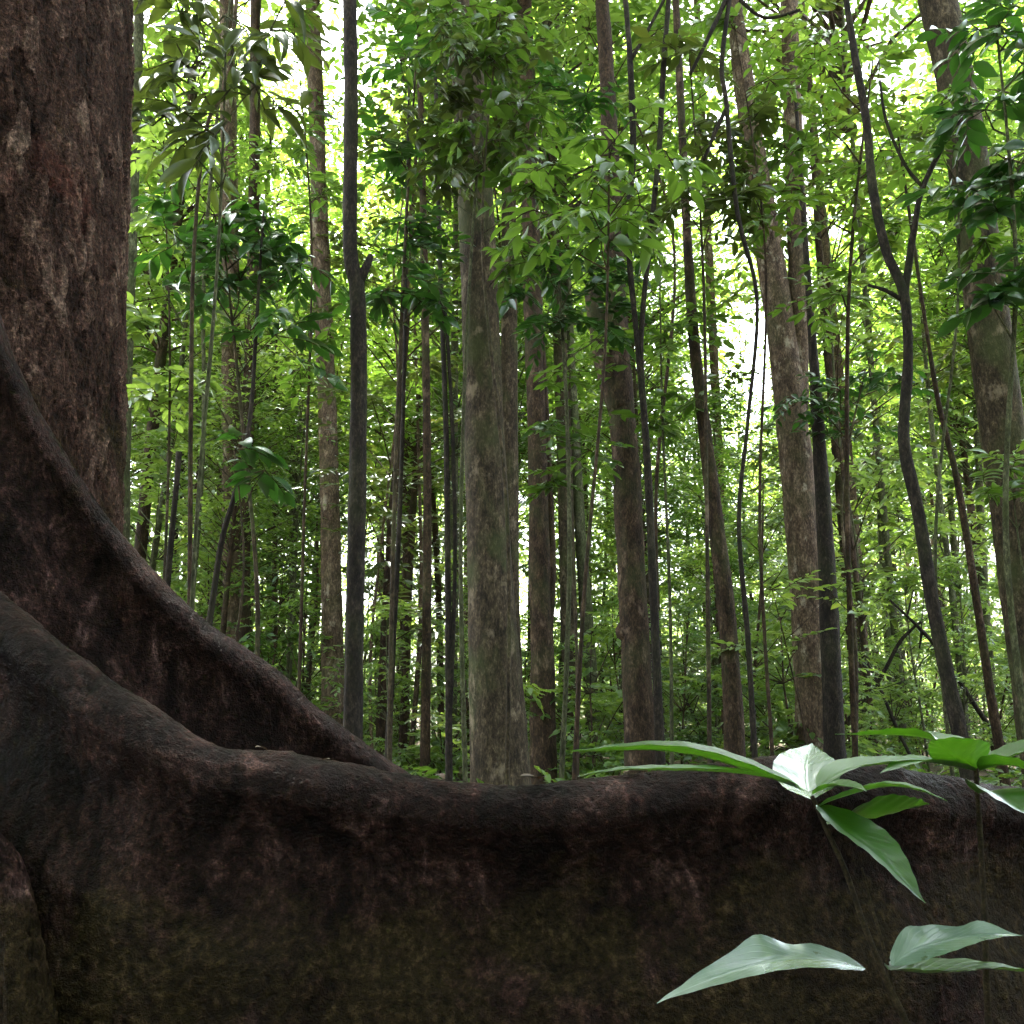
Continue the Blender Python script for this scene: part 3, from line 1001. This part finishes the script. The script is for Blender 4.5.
tm = MB()
tn, ts = 420, 520
zs_ = np.concatenate([np.linspace(-.1, 3.6, tn - 20), np.linspace(3.9, 9.5, 20)])
ang = np.linspace(0, 2 * PI, ts, endpoint=False)
tv = []
for z in zs_:
    r0 = .585 + .05 * math.exp(-max(z, 0) / .5) - .010 * z
    for a in ang:
        q = Vector((math.cos(a) * 1.2, math.sin(a) * 1.2, z * .5))
        r = r0 * (1 + .035 * mnoise.noise(q * 1.2 + Vector((4, 1, 2))) + .018 * mnoise.noise(q * 3.1))
        tv.append((r * math.cos(a) - .050 * z, r * math.sin(a), z))
tf = []
for i in range(tn - 1):
    for k in range(ts):
        k2 = (k + 1) % ts
        tf.append((i * ts + k, i * ts + k2, (i + 1) * ts + k2, (i + 1) * ts + k))
tm.add(tv, tf)
link('trunk', tm.mesh('trunk', M_TRUNK), big)


def buttress(ridge_px, capr, flare, seed, under=.03):
    """a wall-like root: a rounded ridge that follows the given line, flanks spreading down to the ground"""
    pts = [np.array(at(x, y, Y)) for (x, y, Y) in ridge_px]
    P, _ = smooth_path(pts, [0] * len(pts), .008)
    P = np.array(P)
    n = len(P)
    T = np.gradient(P, axis=0)
    T[:, 2] = 0
    k = 41
    # smooth the heading so that the flank does not fold
    Tp = np.pad(T, ((k, k), (0, 0)), 'edge')
    T = np.stack([np.convolve(Tp[:, i], np.ones(2 * k + 1) / (2 * k + 1), 'valid') for i in range(3)], 1)
    T /= np.linalg.norm(T, axis=1, keepdims=True)
    S = np.stack([T[:, 1], -T[:, 0], 0 * T[:, 0]], 1)      # towards the camera for a ridge running to the right
    prof = []
    ncap = 22
    for j in range(ncap + 1):
        a = PI / 2 * j / ncap
        prof.append((math.sin(a), 'cap', 1 - math.cos(a)))
    nd = 130
    m = 2 * (ncap + nd) + 1
    V = np.zeros((n, m, 3))
    ccap = capr if callable(capr) else (lambda u: capr)
    for i in range(n):
        u = i / (n - 1)
        r = ccap(u) * (1 + .14 * mnoise.noise(Vector((u * 9 + seed, 0, 0))) + .10 * mnoise.noise(Vector((u * 23, seed, 0))))
        H = P[i, 2] + .12
        row = []
        for sgn in (-1, 1):
            side = []
            for j in range(ncap + 1):
                a = PI / 2 * j / ncap
                side.append((r * math.sin(a), r * 1.15 * (1 - math.cos(a))))
            for j in range(1, nd + 1):
                dd = (H - r * 1.15) * (j / nd)
                tt = j / nd
                o = r - under * math.sin(PI * min(1, dd / .22)) * (1 if dd < .22 else 0) + flare * (max(0, dd - .06)) ** 1.25 * .55 + .10 * tt ** 6
                side.append((o, r * 1.15 + dd))
            row.append(side)
        ordered = [(-o, d) for (o, d) in row[0][::-1]] + row[1][1:]
        for j, (o, d) in enumerate(ordered):
            p = P[i] + S[i] * o
            z = P[i, 2] - d
            q = Vector((p[0] * 2.2, p[1] * 2.2, z * 2.2 + seed))
            dsp = .022 * mnoise.noise(q) * min(1, d / .06) + .009 * mnoise.noise(q * 2.6) + .006 * mnoise.noise(q * 6.5)
            # vertical gutters in the flank
            dsp += .022 * mnoise.noise(Vector((p[0] * 5 + seed, p[1] * 5, z * .9))) * min(1, max(0, d - .08) / .15)
            V[i, j] = (p[0] + S[i, 0] * dsp * np.sign(o if abs(o) > 1e-6 else 1), p[1] + S[i, 1] * dsp * np.sign(o if abs(o) > 1e-6 else 1), z + dsp * .5 * math.exp(-d / .03))
    V -= np.array([TC.x, TC.y, 0])
    mb = MB()
    ii = np.arange(n - 1)[:, None] * m
    jj = np.arange(m - 1)[None, :]
    a = (ii + jj).ravel()
    fs = np.stack([a, a + 1, a + m + 1, a + m], 1)
    mb.add(V.reshape(-1, 3), fs.tolist())
    return link('buttress_root', mb.mesh('buttress_root', M_ROOT), big)


buttress([(-330, 120, 2.05), (-230, 290, 1.92), (-120, 450, 1.78), (-40, 556, 1.68), (0, 596, 1.62), (55, 640, 1.56), (110, 680, 1.53), (165, 716, 1.5), (205, 741, 1.5), (235, 750, 1.5), (290, 755, 1.5), (345, 764, 1.5),
          (410, 776, 1.5), (480, 785, 1.5), (550, 783, 1.5), (615, 776, 1.5), (680, 767, 1.5), (740, 760, 1.5), (800, 758, 1.52), (870, 764, 1.55), (940, 775, 1.6), (1024, 790, 1.68), (1150, 808, 1.8), (1300, 840, 2.0)],
         lambda u: .048, .34, 2.0)
buttress([(-130, -120, 2.12), (-70, 60, 2.08), (-35, 200, 2.06), (-5, 305, 2.06), (22, 378, 2.06), (58, 440, 2.08), (100, 505, 2.1), (145, 562, 2.12), (195, 611, 2.14), (250, 652, 2.16), (275, 668, 2.17), (310, 700, 2.2), (355, 735, 2.22),
          (400, 766, 2.25), (450, 797, 2.28), (540, 835, 2.32), (700, 890, 2.4)],
         lambda u: .060 - .02 * u, .30, 9.0, .02)

buttress([(-160, 660, 1.52), (-60, 770, 1.47), (2, 846, 1.435), (22, 900, 1.42), (34, 960, 1.405), (44, 1030, 1.39), (54, 1110, 1.375), (64, 1180, 1.36)],
         lambda u: .034, .10, 5.0, .01)

# its unseen crown: high leafy limbs, shifted over the camera to shade the root
lm, bm_ = MB(), MB()
rng = np.random.default_rng(21)
for i in range(120):
    a = rng.uniform(0, 2 * PI)
    r = 6.0 * math.sqrt(rng.uniform(.02, 1))
    z = 8.6 + rng.uniform(0, 3.2) - r * .12
    c = np.array([r * math.cos(a) + .6, r * math.sin(a) - 4.0, z])
    bm_.tube([(.1, 0, 7.5 + rng.uniform(0, 1.8)), (c[0] * .45, c[1] * .45, z - .7), tuple(c)], [.13, .08, .02], 7, .1, i, cap=False)
    sprays(lm, None, rng, c, 1.25, 11, .19, .42, 9, .25, twig=False)
link('crown', lm.mesh('crown', LEAF['dark']), big)
link('limbs', bm_.mesh('limbs', BARK['brown']), big)


# ------------------------------------------------------------------ the seedlings in front of the root
def fresh_leaf_material(name, dark, light, trans, rough=.3, gloss=.9):
    m, n, l = mat_new(name)
    uv = N_(n, 'ShaderNodeAttribute', attribute_name='blade')
    sx = n.new('ShaderNodeSeparateXYZ')
    l.new(uv.outputs['Vector'], sx.inputs[0])
    v = coords(n, l)
    f = tex_noise(n, l, v, 22, 4, .6)
    r = ramp(n, [(.3, dark), (.7, light)])
    l.new(f, r.inputs[0])
    # midrib and side veins
    ab = N_(n, 'ShaderNodeMath', operation='ABSOLUTE')
    l.new(sx.outputs['Y'], ab.inputs[0])
    rib = ramp(n, [(0, (.35, .35, .35)), (.05, (0, 0, 0))])
    l.new(ab.outputs[0], rib.inputs[0])
    ve = N_(n, 'ShaderNodeMath', operation='MULTIPLY_ADD')
    l.new(ab.outputs[0], ve.inputs[0])
    ve.inputs[1].default_value = -.35
    l.new(sx.outputs['X'], ve.inputs[2])
    vm = N_(n, 'ShaderNodeMath', operation='MULTIPLY')
    l.new(ve.outputs[0], vm.inputs[0])
    vm.inputs[1].default_value = 70
    si = N_(n, 'ShaderNodeMath', operation='SINE')
    l.new(vm.outputs[0], si.inputs[0])
    vr = ramp(n, [(.80, (0, 0, 0)), (1, (.16, .16, .16))])
    l.new(si.outputs[0], vr.inputs[0])
    mxv = mixc(n, l, 1.0, rib.outputs[0], vr.outputs[0], 'ADD')
    col = mixc(n, l, mxv, r.outputs[0], tuple(min(1, x * 1.8 + .02) for x in light))
    spot = tex_noise(n, l, v, 75, 3, .7)
    spr = ramp(n, [(.66, (0, 0, 0)), (.71, (.7, .7, .7))])
    l.new(spot, spr.inputs[0])
    col = mixc(n, l, spr.outputs[0], col, (.06, .05, .02))
    d = n.new('ShaderNodeBsdfDiffuse')
    t = n.new('ShaderNodeBsdfTranslucent')
    g = n.new('ShaderNodeBsdfGlossy')
    l.new(col, d.inputs[0])
    t.inputs[0].default_value = (*trans, 1)
    g.inputs['Roughness'].default_value = rough
    g.inputs[0].default_value = (.95, 1, 1, 1)
    bp = n.new('ShaderNodeBump')
    bp.inputs['Strength'].default_value = .35
    bp.inputs['Distance'].default_value = .004
    l.new(mxv, bp.inputs['Height'])
    l.new(bp.outputs[0], g.inputs['Normal'])
    l.new(bp.outputs[0], d.inputs['Normal'])
    mx = n.new('ShaderNodeMixShader')
    mx.inputs[0].default_value = .4
    l.new(d.outputs[0], mx.inputs[1])
    l.new(t.outputs[0], mx.inputs[2])
    fm = sheen(n, l, gloss)
    ms = n.new('ShaderNodeMixShader')
    l.new(fm.outputs[0], ms.inputs[0])
    l.new(mx.outputs[0], ms.inputs[1])
    l.new(g.outputs[0], ms.inputs[2])
    o = n.new('ShaderNodeOutputMaterial')
    l.new(ms.outputs[0], o.inputs[0])
    return m


M_FRESH = fresh_leaf_material('seedling_leaf', (.018, .070, .008), (.036, .115, .013), (.11, .31, .010))
M_PAINTED_SHEEN = fresh_leaf_material('seedling_leaf_painted_sheen', (.13, .22, .17), (.27, .36, .33), (.13, .26, .06), .26, 2.6)  # green leaf with its white sky sheen painted into the base colour
M_STEM = bark_material('seedling_stem', (.012, .009, .005), (.045, .032, .018), (.09, .07, .04), .3, .1, 1, 60, .3)


def blade(parent, base, mid, tip, normal, width, mat=None, fold=.25, wave=.0, seed=0, far=1):
    """one leaf: points through base, middle and tip; normal is the way its upper side faces"""
    base, mid, tip = (np.array(p) for p in (base, mid, tip))
    nrm = np.array(normal, dtype=float)
    nl, nw = 26, 9
    org = np.array(parent.location)
    V, UV = [], []
    ctrl = 2 * mid - .5 * (base + tip)
    for i in range(nl):
        t = i / (nl - 1)
        c = (1 - t) ** 2 * base + 2 * t * (1 - t) * ctrl + t * t * tip
        d = 2 * (1 - t) * (ctrl - base) + 2 * t * (tip - ctrl)
        d /= np.linalg.norm(d)
        s = np.cross(d, nrm)
        s /= np.linalg.norm(s)
        nn = np.cross(s, d)
        ww = width * (math.sin(PI * t ** .85) ** .8 * (1 - .35 * t) + .02) * (1 if t < .85 else (1 - (t - .85) / .15 * .5)) if t < 1 else .0005
        ww = max(ww, width * .03 if t < .06 else .0005)
        for j in range(nw):
            v = -1 + 2 * j / (nw - 1)
            wv = wave * width * max(0, v * far) * (.5 + math.sin(t * 12 + seed) + .5 * math.sin(t * 23 + seed * 2)) * math.sin(PI * t)
            wv += width * .011 * math.sin(t * 44 - abs(v) * 4 + seed) * abs(v) + width * .03 * math.sin(t * 9 + seed * 3)
            V.append(c + s * v * ww * .62 + nn * (abs(v) * fold * ww + wv) - org)
            UV.append((t, v, 0))
    fs = [(i * nw + j, i * nw + j + 1, (i + 1) * nw + j + 1, (i + 1) * nw + j) for i in range(nl - 1) for j in range(nw - 1)]
    mb = MB()
    mb.add(V, fs)
    me = mb.mesh('leaf', mat or M_FRESH)
    a = me.attributes.new('blade', 'FLOAT_VECTOR', 'POINT')
    a.data.foreach_set('vector', np.array(UV, dtype=np.float32).ravel())
    return link('leaf', me, parent)


def stem(parent, px_pts, name='stem', r=(.004, .0025)):
    org = np.array(parent.location)
    pts = [np.array(at(*p)) - org for p in px_pts]
    rad = np.linspace(r[0], r[1], len(pts)).tolist()
    P, R_ = smooth_path(pts, rad, .006)
    mb = MB()
    mb.tube(P, R_, 10, .15, 4.0, freq=60)
    return link(name, mb.mesh(name, M_STEM), parent)


UPN = (0, 0, 1)
g0 = at(925, 1150, 1.05)
s1 = thing('seedling', 'glossy broad-leaved seedling with a white-shining top leaf in front of the root', 'seedling', (g0.x, g0.y, 0))
org = g0
b0 = at(960, 1300, 1.08)
stem(s1, [(985, 1500, 1.08), (955, 1230, 1.07), (915, 1050, 1.05), (888, 985, 1.05), (866, 930, 1.05), (845, 870, 1.06), (826, 828, 1.07), (812, 796, 1.08)], r=(.0042, .0024))
stem(s1, [(895, 1000, 1.06), (884, 950, 1.075), (870, 900, 1.08), (862, 868, 1.08)], r=(.0022, .0012))
D0 = 1.08
blade(s1, at(806, 792, D0), at(690, 756, 1.10), at(565, 751, 1.12), (-.05, -.06, 1), .050, fold=.25, seed=1)
blade(s1, at(800, 786, D0), at(690, 770, 1.04), at(578, 777, 1.0), (-.05, -.05, 1), .038, fold=.15, seed=2)
blade(s1, at(812, 800, D0), at(806, 772, 1.14), at(812, 742, 1.20), (-.10, -.50, 1), .066, M_PAINTED_SHEEN, fold=.18, seed=3)['label'] = 'white shining leaf pointing away'
blade(s1, at(818, 788, D0), at(880, 764, 1.12), at(985, 765, 1.16), (.0, -.08, 1), .040, fold=.2, seed=4)
blade(s1, at(818, 806, D0), at(868, 848, 1.03), at(926, 902, .99), (.35, -.55, 1), .058, fold=.22, seed=5)
blade(s1, at(832, 822, D0), at(880, 812, 1.12), at(930, 806, 1.15), (.15, .62, 1), .070, fold=.1, seed=6)
blade(s1, at(818, 808, D0), at(880, 788, 1.05), at(948, 800, 1.02), (0, .02, 1), .040, fold=.15, seed=7)
blade(s1, at(812, 794, D0), at(842, 786, 1.05), at(866, 792, 1.03), (0, -.2, 1), .026, fold=.2, seed=8)
blade(s1, at(866, 968, 1.05), at(768, 962, 1.02), at(657, 1004, .98), (-.12, -.40, 1), .042, M_PAINTED_SHEEN, fold=.12, wave=.14, seed=1.4, far=1)['label'] = 'wavy white-shining lower leaf drooping left'
blade(s1, at(892, 966, 1.05), at(945, 940, 1.06), at(1022, 936, 1.05), (.12, -.44, 1), .038, M_PAINTED_SHEEN, fold=.12, wave=.13, seed=4.2, far=-1)['label'] = 'wavy white-shining lower leaf reaching right'
blade(s1, at(890, 972, 1.05), at(960, 971, 1.08), at(1060, 973, 1.1), (0, .10, 1), .070, fold=.12, seed=9)

g1 = at(985, 1150, 1.12)
s2 = thing('seedling', 'thin dark-stemmed seedling at the right edge with leaves spreading off the frame', 'seedling', (g1.x, g1.y, 0))
stem(s2, [(1010, 1500, 1.12), (996, 1200, 1.12), (988, 1020, 1.12), (985, 930, 1.12), (981, 850, 1.13), (976, 768, 1.14)], r=(.0042, .0026))
blade(s2, at(976, 770, 1.14), at(958, 756, 1.10), at(930, 742, 1.07), (-.1, .45, 1), .056, fold=.2, seed=2)
blade(s2, at(974, 768, 1.14), at(935, 742, 1.2), at(835, 733, 1.26), (0, .10, 1), .062, fold=.2, seed=5)
blade(s2, at(978, 768, 1.14), at(1030, 752, 1.12), at(1095, 748, 1.1), (.1, -.22, 1), .046, fold=.2, seed=3)
blade(s2, at(980, 770, 1.14), at(1030, 770, 1.08), at(1090, 800, 1.05), (.1, .18, 1), .048, fold=.2, seed=4)
blade(s2, at(978, 792, 1.13), at(1006, 800, 1.06), at(1050, 832, 1.0), (.15, -.35, 1), .055, fold=.2, seed=6)
blade(s2, at(974, 772, 1.14), at(930, 763, 1.12), at(880, 772, 1.08), (0, -.08, 1), .045, fold=.15, seed=7)

# ------------------------------------------------------------------ litter: fallen leaves caught on the root, dead boughs on the floor
M_DEAD = leaf_material('dead_leaf', (.04, .022, .012), (.11, .070, .040), (.06, .03, .012), .3, .5, .2)
for k, (px, py, Y, L, rz, lab) in enumerate([
        (520, 779, 1.48, .035, .4, 'pale curled dead leaf lying on the lowest dip of the root'),
        (545, 780, 1.47, .022, 2.0, 'tiny dry leaf scrap lying on the root beside the pale curled leaf'),
        (898, 764, 1.53, .040, 1.2, 'light brown dead leaf caught on the root hump behind the seedlings'),
        (437, 777, 1.49, .026, 5.2, 'brown curled leaf lying on the root left of the central trunk'),
        (640, 771, 1.50, .030, 3.6, 'dull brown dead leaf lying on the root below the forked trunk'),
        (255, 750, 1.49, .024, .9, 'small rusty dead leaf on the root at the foot of its left rise'),
        (330, 762, 1.49, .020, 2.6, 'small dry leaf lying on the root where the rear root slope meets it')]):
    p = at(px, py, Y)
    lm = MB()
    put_leaves(lm, [(0, 0, 0)], [(math.cos(rz), math.sin(rz), .02)], [(.05, -.12, 1)], [L], [L * .5], [.8], True)
    o = link('fallen_leaf', lm.mesh('fallen_leaf', M_DEAD), None, (p.x, p.y, p.z + .004))
    tag(o, lab, 'fallen leaf')
for k, (a, b, r, lab) in enumerate([
        ((872, 690, 9.5), (935, 612, 9.2), .022, 'dark dead bough propped against the foot of the crooked dark sapling'),
        ((890, 600, 9.0), (985, 720, 9.6), .024, 'brown dead bough slanting down to the right behind the crooked dark sapling'),
        ((850, 640, 10.0), (900, 735, 9.7), .018, 'thin dead branch slanting down left of the crooked dark sapling foot'),
        ((655, 668, 10.5), (705, 735, 10.0), .016, 'thin arching dead branch right of the forked trunk foot')]):
    p0, p1 = np.array(at(*a)), np.array(at(*b))
    rng = np.random.default_rng(400 + k)
    mb = MB()
    mid = (p0 + p1) / 2 + np.array([0, 0, .12])
    lo, hi_ = (p0, p1) if p0[2] < p1[2] else (p1, p0)
    ext = lo + (lo - hi_) * max(0, (lo[2] + .05) / max(.05, hi_[2] - lo[2]))
    P, R_ = smooth_path([ext - lo, np.zeros(3), mid - lo, hi_ - lo], [r, r, r * .8, r * .4], .1)
    mb.tube(P, R_, 8, .2, k * 3.0, freq=9)
    for j in range(4):
        s_ = np.asarray(P[int(len(P) * rng.uniform(.4, .95))])
        mb.tube([tuple(s_), tuple(s_ + rng.normal(0, .15, 3)), tuple(s_ + rng.normal(0, .3, 3) + np.array([0, 0, .2]))], [r * .4, r * .3, r * .12], 5, cap=False)
    o = link('fallen_branch', mb.mesh('fallen_branch', BARK['dark']), None, tuple(lo))
    tag(o, lab, 'dead branch')
